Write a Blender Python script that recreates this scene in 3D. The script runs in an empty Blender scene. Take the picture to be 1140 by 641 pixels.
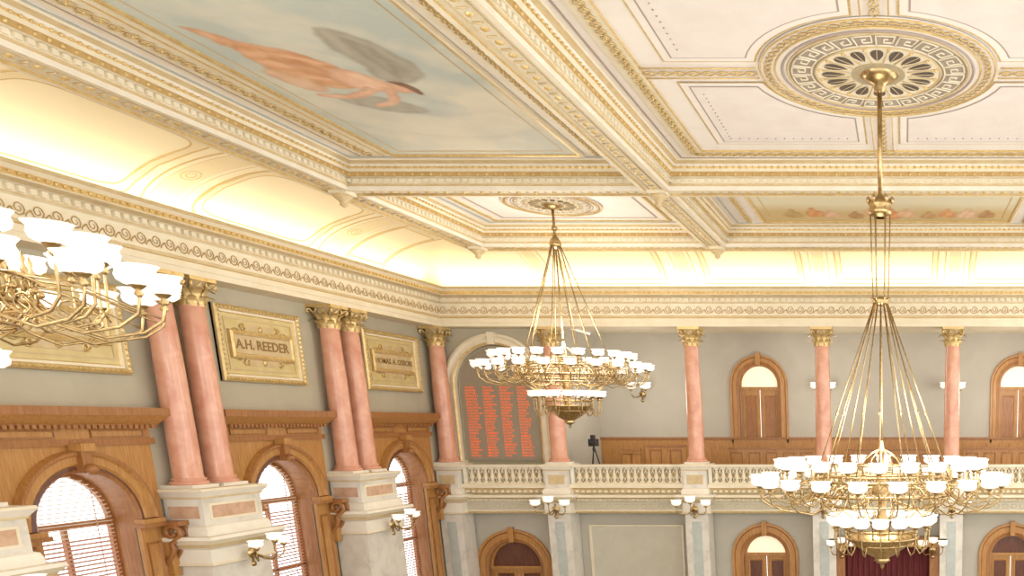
import bpy, math, random, bmesh
import numpy as np
from mathutils import Vector, Matrix
random.seed(4)
pi=math.pi
scene=bpy.context.scene
LIFT=7.0
def C(h,s=1.0):
    h=h.lstrip('#');o=[]
    for i in (0,2,4):
        v=int(h[i:i+2],16)/255
        o.append((v/12.92 if v<=0.04045 else ((v+.055)/1.055)**2.4)*s)
    return (o[0],o[1],o[2],1)
# ---------------------------------------------------------------- materials
def mat(name,col,rough=.6,metal=0,col2=None,scale=3,bump=0,bscale=20,emit=0,ecol=None,detail=4,stretch=None,lo=.35,hi=.65):
    m=bpy.data.materials.new(name);m.use_nodes=True
    nt=m.node_tree;b=nt.nodes['Principled BSDF']
    b.inputs['Base Color'].default_value=C(col)
    b.inputs['Roughness'].default_value=rough;b.inputs['Metallic'].default_value=metal
    tc=nt.nodes.new('ShaderNodeTexCoord');src=tc.outputs['Object']
    if stretch:
        mp=nt.nodes.new('ShaderNodeMapping');mp.inputs['Scale'].default_value=stretch
        nt.links.new(src,mp.inputs[0]);src=mp.outputs[0]
    if col2:
        n=nt.nodes.new('ShaderNodeTexNoise');n.inputs['Scale'].default_value=scale;n.inputs['Detail'].default_value=detail
        n.inputs['Distortion'].default_value=.6
        nt.links.new(src,n.inputs['Vector'])
        r=nt.nodes.new('ShaderNodeValToRGB');r.color_ramp.elements[0].position=lo;r.color_ramp.elements[1].position=hi
        r.color_ramp.elements[0].color=C(col);r.color_ramp.elements[1].color=C(col2)
        nt.links.new(n.outputs['Fac'],r.inputs[0]);nt.links.new(r.outputs[0],b.inputs['Base Color'])
    if bump:
        n2=nt.nodes.new('ShaderNodeTexNoise');n2.inputs['Scale'].default_value=bscale
        nt.links.new(src,n2.inputs['Vector'])
        bp=nt.nodes.new('ShaderNodeBump');bp.inputs['Strength'].default_value=bump;bp.inputs['Distance'].default_value=.03
        nt.links.new(n2.outputs['Fac'],bp.inputs['Height']);nt.links.new(bp.outputs[0],b.inputs['Normal'])
    if emit:
        b.inputs['Emission Color'].default_value=C(ecol or col);b.inputs['Emission Strength'].default_value=emit
    return m
M={}
M['wall']=mat('wall_paint_olive','#b2aa94',.8,col2='#b8b09b',scale=1.2)
M['wall2']=mat('gallery_paint_taupe','#b4aea0',.8,col2='#bab4a6',scale=1.0)
M['lowpanel']=mat('pale_panel','#c5c0ae',.75,col2='#bfb9a7',scale=2)
M['cream']=mat('cream_plaster','#e6dcc4',.6,col2='#dfd3b8',scale=2)
M['white']=mat('white_plaster','#e9e2d4',.6,col2='#e0d8c7',scale=2)
M['tan']=mat('tan_plaster','#cfbb92',.55,col2='#c4ac81',scale=4)
M['beige']=mat('beige_plaster','#bfa677',.6,col2='#b49a6b',scale=4)
M['brown']=mat('ochre_band','#b39259',.5,col2='#bfa069',scale=5)
M['gold']=mat('gilding','#dfc68c',.36,.4,col2='#cfb073',scale=9,bump=.3,bscale=40)
M['brass']=mat('polished_brass','#c4ab7e',.3,1,col2='#a3885b',scale=14)
M['cove']=mat('cove_plaster','#f6eacb',.7)
M['coveband']=mat('cove_band','#eedeb8',.7)
M['coveline']=mat('cove_line','#d3b882',.7)
M['ceil']=mat('ceiling_plaster','#eae3db',.75,col2='#e5ddd4',scale=1)
M['mauve']=mat('pale_pink_panel','#e5dcd6',.75,col2='#e0d6d0',scale=2)
M['line']=mat('painted_line','#a99a91',.7)
M['blue']=mat('blue_grey_band','#bdc2bc',.7,col2='#b2b8b2',scale=6)
M['key']=mat('key_ground','#a2968a',.6,col2='#918474',scale=6)
M['dark']=mat('hole_shade_paint','#5c4f45',.9)
M['wood']=mat('oak_wood','#bc8b50',.42,col2='#a7743d',scale=3,stretch=(8,8,.8))
M['wood2']=mat('walnut_wood','#a57140',.42,col2='#8f5d32',scale=3,stretch=(8,8,.8))
M['woodd']=mat('dark_wood','#6f432c',.4,col2='#5a3224',scale=3,stretch=(8,8,.8))
M['marble']=mat('salmon_marble','#dda98e',.2,col2='#cc8d74',scale=2.6,detail=10,lo=.34,hi=.7)
M['rust']=mat('rust_marble','#d0ae94',.3,col2='#bf987c',scale=5,detail=8)
M['vein']=mat('veined_white','#dcd6ca',.35,col2='#c8c1b4',scale=2.2,detail=8,lo=.45,hi=.7)
M['glow']=mat('milk_glass','#fffdf6',.3,emit=.5,ecol='#fff4e0')
M['lun']=mat('lit_glass','#f6ecd0',.4,emit=.4,ecol='#fff0cc')
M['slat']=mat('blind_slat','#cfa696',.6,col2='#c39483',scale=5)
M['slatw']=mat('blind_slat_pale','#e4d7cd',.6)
M['board']=mat('board_face','#978b79',.5)
M['niche']=mat('niche_paint','#a2997f',.8)
M['ledtext']=mat('led_text','#ee7238',.5,emit=.35,ecol='#ff6626')
M['text']=mat('painted_letters','#8d6d3c',.6)
M['panelgold']=mat('plaque_cream','#d6c491',.55,col2='#cbb77f',scale=3)
M['red']=mat('maroon_drape','#6a2124',.8,col2='#52181b',scale=4,stretch=(10,10,.5))
M['black']=mat('black_plastic','#2a2725',.5)
M['carpet']=mat('carpet','#a9a090',.95,col2='#968c7c',scale=6)
M['turq']=mat('grey_glaze','#a09a86',.4,col2='#b7a47c',scale=12)
m=bpy.data.materials.new('mural_paint');m.use_nodes=True;nt_=m.node_tree
at=nt_.nodes.new('ShaderNodeAttribute');at.attribute_name='paint';nt_.links.new(at.outputs['Color'],nt_.nodes['Principled BSDF'].inputs['Base Color']);nt_.nodes['Principled BSDF'].inputs['Roughness'].default_value=.8
M['mural']=m
# ---------------------------------------------------------------- mesh builder
class MB:
    def __init__(s,T=None): s.v=[];s.f=[];s.m=[];s.sm=[];s.mats=[];s.T=T
    def mi(s,k):
        if k not in s.mats: s.mats.append(k)
        return s.mats.index(k)
    def add(s,vs,fs,k,sm=False):
        b=len(s.v);i=s.mi(k) if isinstance(k,str) else None
        for p in vs:
            p=Vector(p)
            s.v.append(tuple(s.T@p) if s.T else tuple(p))
        for j,f in enumerate(fs):
            s.f.append([b+q for q in f]);s.m.append(i if i is not None else s.mi(k[j]));s.sm.append(sm)
        return s
    def box(s,x0,x1,y0,y1,z0,z1,k):
        return s.add([(x0,y0,z0),(x1,y0,z0),(x1,y1,z0),(x0,y1,z0),(x0,y0,z1),(x1,y0,z1),(x1,y1,z1),(x0,y1,z1)],
          [(0,3,2,1),(4,5,6,7),(0,1,5,4),(1,2,6,5),(2,3,7,6),(3,0,4,7)],k)
    def lathe(s,prof,c=(0,0,0),n=16,k='white',sm=True,flute=0):
        vs=[];fs=[];L=len(prof)
        for i in range(n):
            a=2*pi*i/n
            for (r,z) in prof:
                rr=r*(1+flute*(1 if i%2 else -1))
                vs.append((c[0]+rr*math.cos(a),c[1]+rr*math.sin(a),c[2]+z))
        for i in range(n):
            for j in range(L-1):
                a=i*L+j;b=((i+1)%n)*L+j
                fs.append((a,b,b+1,a+1))
        return s.add(vs,fs,k,sm)
    def tube(s,pts,r,n=6,k='brass',closed=False,sm=True):
        pts=[Vector(p) for p in pts];N=len(pts);vs=[];fs=[]
        prev=None
        for i,p in enumerate(pts):
            if closed: t=pts[(i+1)%N]-pts[i-1]
            else: t=pts[min(i+1,N-1)]-pts[max(i-1,0)]
            if t.length<1e-9: t=Vector((0,0,1))
            t.normalize()
            if prev is None:
                ref=Vector((0,0,1)) if abs(t.z)<.9 else Vector((1,0,0))
            else: ref=prev
            a=(ref-t*ref.dot(t))
            if a.length<1e-6: a=Vector((1,0,0))-t*t.x
            a.normalize();b=t.cross(a);prev=a
            rr=r[i] if isinstance(r,(list,tuple)) else r
            for q in range(n):
                an=2*pi*q/n
                vs.append(p+a*rr*math.cos(an)+b*rr*math.sin(an))
        for i in range(N if closed else N-1):
            for q in range(n):
                i2=(i+1)%N
                fs.append((i*n+q,i*n+(q+1)%n,i2*n+(q+1)%n,i2*n+q))
        if not closed:
            fs.append(tuple(range(n))[::-1]);fs.append(tuple((N-1)*n+q for q in range(n)))
        return s.add(vs,fs,k,sm)
    def sweep(s,path,prof,k,closed=False,sm=False):
        # prof: list of (offset to the right of travel, height); k: material or list per profile segment
        P=[Vector((p[0],p[1])) for p in path];N=len(P);L=len(prof);vs=[];fs=[];ks=[]
        def nrm(a,b):
            d=(b-a).normalized();return Vector((d.y,-d.x))
        for i in range(N):
            if closed: n1=nrm(P[i-1],P[i]);n2=nrm(P[i],P[(i+1)%N])
            else:
                n1=nrm(P[i-1],P[i]) if i>0 else nrm(P[i],P[i+1])
                n2=nrm(P[i],P[i+1]) if i<N-1 else n1
            m=(n1+n2)/(1+n1.dot(n2))
            for (o,z) in prof: vs.append((P[i].x+m.x*o,P[i].y+m.y*o,z))
        for i in range(N if closed else N-1):
            for j in range(L-1):
                a=i*L+j;b=((i+1)%N)*L+j
                fs.append((a,b,b+1,a+1));ks.append(k[j] if isinstance(k,(list,tuple)) else k)
        return s.add(vs,fs,ks,sm)
    def ball(s,c,r,k,sz=1.0,n=6):
        return s.lathe([(0.001,-r*sz),(r*.75,-r*sz*.65),(r,0),(r*.75,r*sz*.65),(0.001,r*sz)],c,n,k)
    def poly(s,pts,k):
        return s.add(pts,[tuple(range(len(pts)))],k)
    def obj(s,name,parent=None,loc=None,label=None,cat=None,kind=None,group=None):
        me=bpy.data.meshes.new(name);me.from_pydata(s.v,[],s.f);me.update()
        for k in s.mats: me.materials.append(M[k])
        me.polygons.foreach_set('material_index',s.m);me.polygons.foreach_set('use_smooth',s.sm)
        bm=bmesh.new();bm.from_mesh(me);bmesh.ops.recalc_face_normals(bm,faces=bm.faces);bm.to_mesh(me);bm.free()
        return put(me,name,parent,loc,label,cat,kind,group)
def put(me,name,parent=None,loc=None,label=None,cat=None,kind=None,group=None):
    o=bpy.data.objects.new(name,me);bpy.context.collection.objects.link(o)
    if parent: o.parent=parent
    if loc is not None: o.location=loc
    if label: o['label']=label
    if cat: o['category']=cat
    if kind: o['kind']=kind
    if group: o['group']=group
    return o
def empty(name,loc,label=None,cat=None,kind=None,group=None,parent=None):
    o=put(None,name,parent,loc,label,cat,kind,group);o.empty_display_size=.2;return o
TL=Matrix(((0,0,1,0),(1,0,0,0),(0,1,0,0),(0,0,0,1)))      # wall facing +X : local x->Y, y->Z, z->X
TF=Matrix(((1,0,0,0),(0,0,-1,0),(0,1,0,0),(0,0,0,1)))     # wall facing -Y : local x->X, y->Z, z->-Y
def text_mesh(body,size,k,extr=.006,align='CENTER',space=1.0,name='lettering',bold=0):
    cu=bpy.data.curves.new('t','FONT');cu.body=body;cu.size=size;cu.extrude=extr;cu.align_x=align;cu.align_y='CENTER' if align=='CENTER' else 'TOP'
    cu.space_line=space;cu.resolution_u=2;cu.offset=bold
    o=bpy.data.objects.new('t',cu);bpy.context.collection.objects.link(o)
    bpy.context.view_layer.update()
    me=bpy.data.meshes.new_from_object(o.evaluated_get(bpy.context.evaluated_depsgraph_get()))
    bpy.data.objects.remove(o);me.name=name;me.materials.clear();me.materials.append(M[k]);return me
# ---------------------------------------------------------------- constants (relative to the eye level)
XW=-16.2; XE=-15.5; YE=29.25; CX=-.45
ZB=5.07; ZC=5.6
# ---------------------------------------------------------------- floor, ceiling, walls
MB().add([(-19,-3,-7),(16,-3,-7),(16,36,-7),(-19,36,-7)],[(0,1,2,3)],'carpet').obj('floor',kind='structure')
XB=[(-12.9,-12.3),(-5.8,-5.2),(4.3,4.9),(11.4,12.0)]
YB=[(3.6,4.2),(9.9,10.4),(20.0,20.5),(26.05,26.65)]
MB().box(-12.9,12.0,3.6,26.65,ZC,ZC+.15,'ceil').obj('ceiling',kind='structure')

def arch_wall(b,x0,x1,y0,y1,ops,k,depth=0,kr=None,z=0,n=14):
    """local plane z, holes = (cx,r,ys,yb)"""
    x=x0
    for (c,r,ys,yb) in ops:
        b.add([(x,y0,z),(c-r,y0,z),(c-r,y1,z),(x,y1,z)],[(0,1,2,3)],k)
        pts=[(c-r*math.cos(pi*i/n),ys+r*math.sin(pi*i/n)) for i in range(n+1)]
        for i in range(n):
            b.add([(pts[i][0],pts[i][1],z),(pts[i+1][0],pts[i+1][1],z),(pts[i+1][0],y1,z),(pts[i][0],y1,z)],[(0,1,2,3)],k)
        if yb>y0: b.add([(c-r,y0,z),(c+r,y0,z),(c+r,yb,z),(c-r,yb,z)],[(0,1,2,3)],k)
        if depth:
            pp=[(c-r,yb)]+pts+[(c+r,yb)]
            for i in range(len(pp)-1):
                b.add([(*pp[i],z),(*pp[i+1],z),(*pp[i+1],z-depth),(*pp[i],z-depth)],[(0,1,2,3)],kr or k)
        x=c+r
    b.add([(x,y0,z),(x1,y0,z),(x1,y1,z),(x,y1,z)],[(0,1,2,3)],k)
def arch_path(c,r,ys,yb,n=18):
    return [(c-r,yb)]+[(c-r*math.cos(pi*i/n),ys+r*math.sin(pi*i/n)) for i in range(n+1)]+[(c+r,yb)]
WIN=[11.1,16.5,21.9,27.3]
b=MB(TL);arch_wall(b,2,30.2,-7,3.4,[(c,1.05,-2.0,-5.6) for c in WIN],'wall',.55,'wood2',z=XW)
b.obj('wall_left',kind='structure')
b=MB(TF)
DL=[(-14.1,.95,-5.15,-7),(-4.98,.78,-4.75,-7),(3.95,.78,-4.75,-7)]
arch_wall(b,XW,15.3,-7,-2.4,DL,'wall2',.35,'wood',z=-30.0)
b.obj('wall_far',kind='structure')
b=MB(TF);arch_wall(b,XW,-12.2,-2.4,3.3,[(-14.1,1.42,1.2,-1.5)],'wall',.3,'cream',z=-29.9)
b.box(-15.6,-12.6,-1.5,2.7,-30.25,-30.2,'niche')
b.obj('wall_niche',kind='structure')
b=MB();b.box(-12.2,-12.05,29.9,34,-2.4,3.3,'wall2');b.obj('wall_gallery_side',kind='structure')
GD=[(-5.68,.78,1.45,-2),(4.6,.78,1.45,-2)]
b=MB(TF);arch_wall(b,-12.2,15.3,-2.4,3.4,GD,'wall2',.25,'wood',z=-34.0);b.obj('wall_gallery_back',kind='structure')
MB().box(-12.2,15.3,29.9,34,-2.35,-2.15,'carpet').obj('floor_gallery',kind='structure')
MB().box(XW,15.3,29.3,34.1,3.4,3.5,'cream').obj('ceiling_gallery',kind='structure')

# ---------------------------------------------------------------- entablature
EP=[(XE,2.0),(XE,YE),(15.2,YE)]
prof=[(-.75,3.14),(0,3.14),(0,3.27),(.03,3.27),(.03,3.40),(.07,3.42),(.08,3.47),(.03,3.49),(.03,3.86),(.08,3.88),(.08,3.92),(.08,4.03),(.16,4.06),(.30,4.10),(.33,4.12),(.33,4.22),(.40,4.28),(.45,4.35),(.40,4.36),(-.3,4.34),(-.45,4.34)]
ks=['cream','cream','white','cream','gold','tan','cream','cream','cream','tan','cream','cream','tan','cream','gold','cream','tan','gold','cream','cream']
b=MB();b.sweep(EP,prof,ks);b.obj('trim_entablature',kind='structure')
def along(path,step,fn):
    for i in range(len(path)-1):
        a=Vector(path[i]);c=Vector(path[i+1]);L=(c-a).length;d=(c-a)/L;n=Vector((d.y,-d.x))
        m=max(1,int(L/step))
        for q in range(m):
            p=a+d*((q+.5)*L/m);fn(p,d,n)
def obox(b,p,d,n,o0,o1,w,z0,z1,k):
    vs=[]
    for z in (z0,z1):
        for (s,o) in ((-w/2,o0),(w/2,o0),(w/2,o1),(-w/2,o1)):
            q=p+d*s+n*o;vs.append((q.x,q.y,z))
    b.add(vs,[(0,3,2,1),(4,5,6,7),(0,1,5,4),(1,2,6,5),(2,3,7,6),(3,0,4,7)],k)
EPv=[(XE,9.0),(XE,YE),(8,YE)]
b=MB()
along(EPv,.2,lambda p,d,n:obox(b,p,d,n,.07,.15,.11,3.93,4.03,'cream'))
b.obj('trim_dentils',kind='structure')
b=MB()
along(EPv,.16,lambda p,d,n:b.ball((p.x+n.x*.35,p.y+n.y*.35,4.17),.035,'gold'))
along(EPv,.12,lambda p,d,n:b.ball((p.x+n.x*.05,p.y+n.y*.05,3.45),.026,'gold',n=5))
b.obj('trim_beading',kind='structure')
b=MB()
def scroll(p,d,n):
    pts=[]
    for i in range(15):
        t=i/14;a=t*3.4*pi+pi;r=.135*(1-.78*t)
        s=r*math.cos(a);z=3.675+r*math.sin(a)
        q=p+d*s+n*.04;pts.append((q.x,q.y,z))
    b.tube(pts,[.014-.006*i/14 for i in range(15)],4,'brown')
    pts=[]
    for i in range(5):
        q=p+d*(-.135-.1*math.sin(i/4*pi/2))+n*.04
        pts.append((q.x,q.y,3.675+ -.12*i/4))
    b.tube(pts,.011,4,'brown')
along(EPv,.34,scroll)
b.obj('trim_scroll_frieze',kind='structure')

# ---------------------------------------------------------------- cove
AC=3.05;HC=1.2;ZS=4.33
def cov(t): return (2.6-AC*math.cos(t),ZS+HC*math.sin(t))
cp=[cov(pi/2*i/24) for i in range(25)]
b=MB();b.sweep(EP,cp,'cove',sm=True);b.obj('trim_cove',kind='structure')
def cpt(side,s,t,inset=.03):
    o,z=cov(t);o+=inset*math.cos(t);z-=inset*math.sin(t)
    return (XE+o,s,z) if side=='L' else (s,YE-o,z)
b=MB()
def rib(side,s,w):
    n=18
    for i in range(n):
        t0=.08+i*(pi/2-.1)/n;t1=.08+(i+1)*(pi/2-.1)/n
        b.add([cpt(side,s-w/2,t0,.02),cpt(side,s+w/2,t0,.02),cpt(side,s+w/2,t1,.02),cpt(side,s-w/2,t1,.02)],[(0,1,2,3)],'cove')
        b.add([cpt(side,s-w/2+.14,t0,.024),cpt(side,s+w/2-.14,t0,.024),cpt(side,s+w/2-.14,t1,.024),cpt(side,s-w/2+.14,t1,.024)],[(0,1,2,3)],'coveband')
    for e in (-w/2,w/2,-w/2+.14,w/2-.14):
        b.tube([cpt(side,s+e,.08+i*(pi/2-.1)/n,.005) for i in range(n+1)],.02,4,'coveline')
    if side=='L':
        for tt,rr in ((.75,.2),(.75,.1)):
            b.tube([cpt(side,s+rr*math.cos(2*pi*i/14),tt+rr*.4*math.sin(2*pi*i/14),.022) for i in range(14)],.012,4,'coveline',closed=True)
def cpanel(side,s0,s1,t0,t1,arch):
    pts=[];cs=(s0+s1)/2;ct=(t0+t1)/2
    if arch:
        for i in range(48):
            a=2*pi*i/48;cx=math.cos(a);sx=math.sin(a);e=.3
            pts.append((cs+(s1-s0)/2*math.copysign(abs(cx)**e,cx),ct+(t1-t0)/2*math.copysign(abs(sx)**e,sx)))
    else:
        for (a0,a1,b0,b1) in ((s0,s0,t0,t1),(s0,s1,t1,t1),(s1,s1,t1,t0),(s1,s0,t0,t0)):
            for i in range(8): pts.append((a0+(a1-a0)*i/8,b0+(b1-b0)*i/8))
    inn=[(cs+(s-cs)*.9,ct+(t-ct)*.8) for s,t in pts];N=len(pts)
    for i in range(N):
        j=(i+1)%N
        b.add([cpt(side,*pts[i],.012),cpt(side,*pts[j],.012),cpt(side,*inn[j],.012),cpt(side,*inn[i],.012)],[(0,1,2,3)],'coveband')
    b.tube([cpt(side,s,t,.0) for s,t in pts],.028,6,'coveline',closed=True)
    b.tube([cpt(side,s,t,.0) for s,t in inn],.02,5,'coveline',closed=True)
for y in (13.8,19.2,24.6): rib('L',y,.9)
for y in (16.5,21.9): cpanel('L',y-1.95,y+1.95,.14,1.32,True)
cpanel('L',25.3,27.0,.2,1.25,False)
for i,x in enumerate((-12.0,-7.2,-2.75,1.7,6.2)): rib('F',x,.6)
for a,c in ((-11.3,-7.9),(-6.6,-3.3),(-2.2,1.15),(2.2,5.7)): cpanel('F',a,c,.2,1.25,False)
b.obj('trim_cove_ribs',kind='structure')
# ---------------------------------------------------------------- ceiling beams
b=MB()
for (x0,x1) in XB: b.box(x0,x1,3.6,26.65,ZB,ZC,'cream')
for (y0,y1) in YB:
    for i in range(3): b.box(XB[i][1],XB[i+1][0],y0,y1,ZB,ZC,'cream')
b.obj('trim_ceiling_beams',kind='structure')
cf=[(-.07,ZB),(-.07,ZB-.04),(0,ZB-.04),(.02,ZB-.04),(.02,ZB+.05),(.05,ZB+.05),(.05,ZB+.09),(.04,ZB+.10),(.04,ZB+.2),(.11,ZB+.22),(.12,ZB+.32),(.17,ZB+.37),(.18,ZB+.41),(.22,ZB+.45),(.26,ZB+.48),(.3,ZB+.5),(.3,ZC)]
ck=['gold','cream','cream','white','gold','tan','cream','cream','cream','brown','cream','gold','white','tan','tan','cream']
def guil(b,p0,p1,z,amp=.055,per=.3,r=.014,k='gold'):
    a=Vector(p0);c=Vector(p1);L=(c-a).length;d=(c-a)/L;n=Vector((-d.y,d.x));m=max(2,int(L/per))*8
    for sg in (1,-1):
        pts=[]
        for i in range(m+1):
            q=a+d*(L*i/m)+n*(sg*amp*math.sin(2*pi*i/8))
            pts.append((q.x,q.y,z))
        b.tube(pts,r,3,k)
    for i in range(0,m,4):
        q=a+d*(L*(i+2)/m);b.ball((q.x,q.y,z),.024,k,n=5)
def rosrow(b,p0,p1,z,k='gold'):
    a=Vector(p0);c=Vector(p1);L=(c-a).length;d=(c-a)/L;n=Vector((-d.y,d.x));m=int(L/.2)
    for i in range(m):
        q=a+d*((i+.5)*L/m)
        if i%2: b.lathe([(.06,.01),(.055,-.015),(.025,-.025),(.001,-.04)],(q.x,q.y,z),8,k)
        else:
            b.tube([(q.x+n.x*.07,q.y+n.y*.07,z),(q.x,q.y,z-.015),(q.x-n.x*.07,q.y-n.y*.07,z)],.018,4,'tan')
    for s in (-.13,.13): b.tube([(a.x+n.x*s,a.y+n.y*s,z),(c.x+n.x*s,c.y+n.y*s,z)],.016,4,'tan')
def rect(x0,x1,y0,y1): return [(x0,y0),(x0,y1),(x1,y1),(x1,y0)]
for (i,j) in [(0,2),(1,2),(0,1),(1,1)]:
    x0=XB[i][1];x1=XB[i+1][0];y0=YB[j][1];y1=YB[j+1][0]
    b=MB();R=rect(x0,x1,y0,y1);b.sweep(R,cf,ck,closed=True)
    RC=R+[R[0]]
    along(RC,.17,lambda p,d,n:obox(b,p,d,n,.03,.09,.10,ZB+.11,ZB+.19,'cream'))
    along(RC,.14,lambda p,d,n:b.ball((p.x+n.x*.185,p.y+n.y*.185,ZB+.39),.03,'gold',n=5))
    along(RC,.2,lambda p,d,n:b.ball((p.x+n.x*.115,p.y+n.y*.115,ZB+.27),.035,'gold',n=5))
    b.obj('trim_coffer_cornice',kind='structure')
b=MB();OP=[(-12.9,3.6),(-12.9,26.65),(12.0,26.65)]
b.sweep(OP,[(.05,ZB),(.05,ZB-.05),(-.03,ZB-.05),(-.03,ZB+.05),(-.06,ZB+.06),(-.06,ZB+.18),(-.12,ZB+.22),(-.15,ZB+.3),(-.15,ZB+.48)],['gold','cream','cream','gold','cream','tan','gold','cream'])
OPv=[(-12.9,9),(-12.9,26.65),(8,26.65)]
along(OPv,.17,lambda p,d,n:obox(b,p,d,n,-.12,-.04,.10,ZB+.07,ZB+.16,'cream'))
b.obj('trim_ceiling_edge',kind='structure')
b=MB()
for x in (-5.5,4.6,-12.6): rosrow(b,(x,10.4),(x,20.0),ZB-.005);rosrow(b,(x,20.5),(x,26.1),ZB-.005)
for y in (20.25,26.35):
    rosrow(b,(-12.2,y),(-5.9,y),ZB-.005);rosrow(b,(-5.0,y),(4.2,y),ZB-.005)
b.obj('trim_soffit_rosettes',kind='structure')
for (x0,x1) in XB[:3]:
    for (y0,y1) in YB[2:]:
        b=MB();c=(0,0,0)
        b.box(-.2,.2,-.2,.2,-.07,0,'cream').lathe([(.18,-.07),(.2,-.11),(.16,-.15),(.1,-.2),(.07,-.25),(.09,-.27),(.05,-.31),(.001,-.34)],c,12,'tan')
        b.obj('ceiling_pendant',loc=((x0+x1)/2,(y0+y1)/2,ZB-.0),label='carved plaster drop pendant under a ceiling beam crossing',cat='ceiling pendant',group='pendants at the beam crossings')
# ---------------------------------------------------------------- flat painted bands of the coffers
b=MB()
def band(x0,x1,y0,y1,w,k,z=ZC-.004,h=.0):
    b.sweep(rect(x0,x1,y0,y1),[(0,ZC),(0,z),(w,z),(w,ZC)],k,closed=True)
band(-11.95,-6.15,10.75,19.6,.07,'blue',ZC-.01)
for x0,x1 in ((-11.75,-11.0),):
    b.box(x0,x1,10.9,19.45,ZC-.012,ZC,'cream')
    b.box(x0+.1,x0+.14,10.9,19.45,ZC-.02,ZC,'line');b.box(x1-.14,x1-.1,10.9,19.45,ZC-.02,ZC,'gold')
    guil(b,((x0+x1)/2,10.9),((x0+x1)/2,19.4),ZC-.03,.1,.5,.014)
b.box(-6.7,-6.25,10.9,19.45,ZC-.012,ZC,'cream');guil(b,(-6.5,10.9),(-6.5,19.4),ZC-.03,.06,.34,.012)
band(-4.8,3.9,10.8,19.65,.04,'line',ZC-.01)
band(-4.6,3.7,10.95,19.5,.35,'cream',ZC-.02)
band(-4.25,3.35,11.3,19.15,.03,'gold',ZC-.03)
RX,RY=-.4,15.1
for P in (((-4.4,11.15),(-4.4,19.3)),((3.5,11.15),(3.5,19.3)),((-4.4,19.3),(3.5,19.3)),((-4.4,11.15),(3.5,11.15))): guil(b,P[0],P[1],ZC-.035,.08,.42,.014)
band(-11.85,-6.2,21.1,25.6,.12,'blue',ZC-.01)
band(-11.6,-6.45,21.3,25.4,.2,'cream',ZC-.02)
guil(b,(-11.5,21.4),(-11.5,25.3),ZC-.03,.05,.3,.014);guil(b,(-6.55,21.4),(-6.55,25.3),ZC-.03,.05,.3,.014);guil(b,(-11.5,25.3),(-6.55,25.3),ZC-.03,.05,.3,.014);guil(b,(-11.5,21.4),(-6.55,21.4),ZC-.03,.05,.3,.014)
band(-11.2,-6.85,21.8,25.05,.05,'line',ZC-.01)
band(-4.75,3.85,21.3,25.7,.06,'blue',ZC-.01)
for x in (-4.35,3.45): guil(b,(x,21.5),(x,25.5),ZC-.03,.07,.36,.016)
b.obj('trim_coffer_bands',kind='structure')
b=MB()
RI=1.97
for sx in (-1,1):
    for sy in (-1,1):
        for (g,z,k) in ((0,ZC-.012,'gold'),(.035,ZC-.016,'ceil'),(.16,ZC-.02,'line'),(.19,ZC-.024,'mauve')):
            x0=.32+g;x1=3.4-g;y0=.4+g;y1=3.6-g;r=RI+g
            ax=math.acos(min(1,x0/r));ay=math.asin(min(1,y0/r))
            pts=[(x1,y0),(x1,y1),(x0,y1)]
            for i in range(11):
                a=ax+(ay-ax)*i/10;pts.append((r*math.cos(a),r*math.sin(a)))
            b.poly([(RX+sx*p[0],RY+sy*p[1],z) for p in pts],k)
        for i in range(14):
            px=3.05-.18*i
            if px>.7: b.ball((RX+sx*px,RY+sy*3.2,ZC-.025),.018,'line',n=4)
            py=3.05-.18*i
            if py>.75: b.ball((RX+sx*3.05,RY+sy*py,ZC-.025),.018,'line',n=4)
for (p,q) in (((0,1.97),(0,4.0)),((0,-1.97),(0,-3.9)),((1.97,0),(3.85,0)),((-1.97,0),(-3.85,0))):
    guil(b,(RX+p[0],RY+p[1]),(RX+q[0],RY+q[1]),ZC-.035,.08,.42,.014)
    d=Vector((q[0]-p[0],q[1]-p[1])).normalized();n=Vector((-d.y,d.x))*.2
    for s in (1,-1): b.tube([(RX+p[0]+s*n.x,RY+p[1]+s*n.y,ZC-.03),(RX+q[0]+s*n.x,RY+q[1]+s*n.y,ZC-.03)],.012,4,'gold')
b.obj('trim_quadrant_panels',kind='structure')
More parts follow.
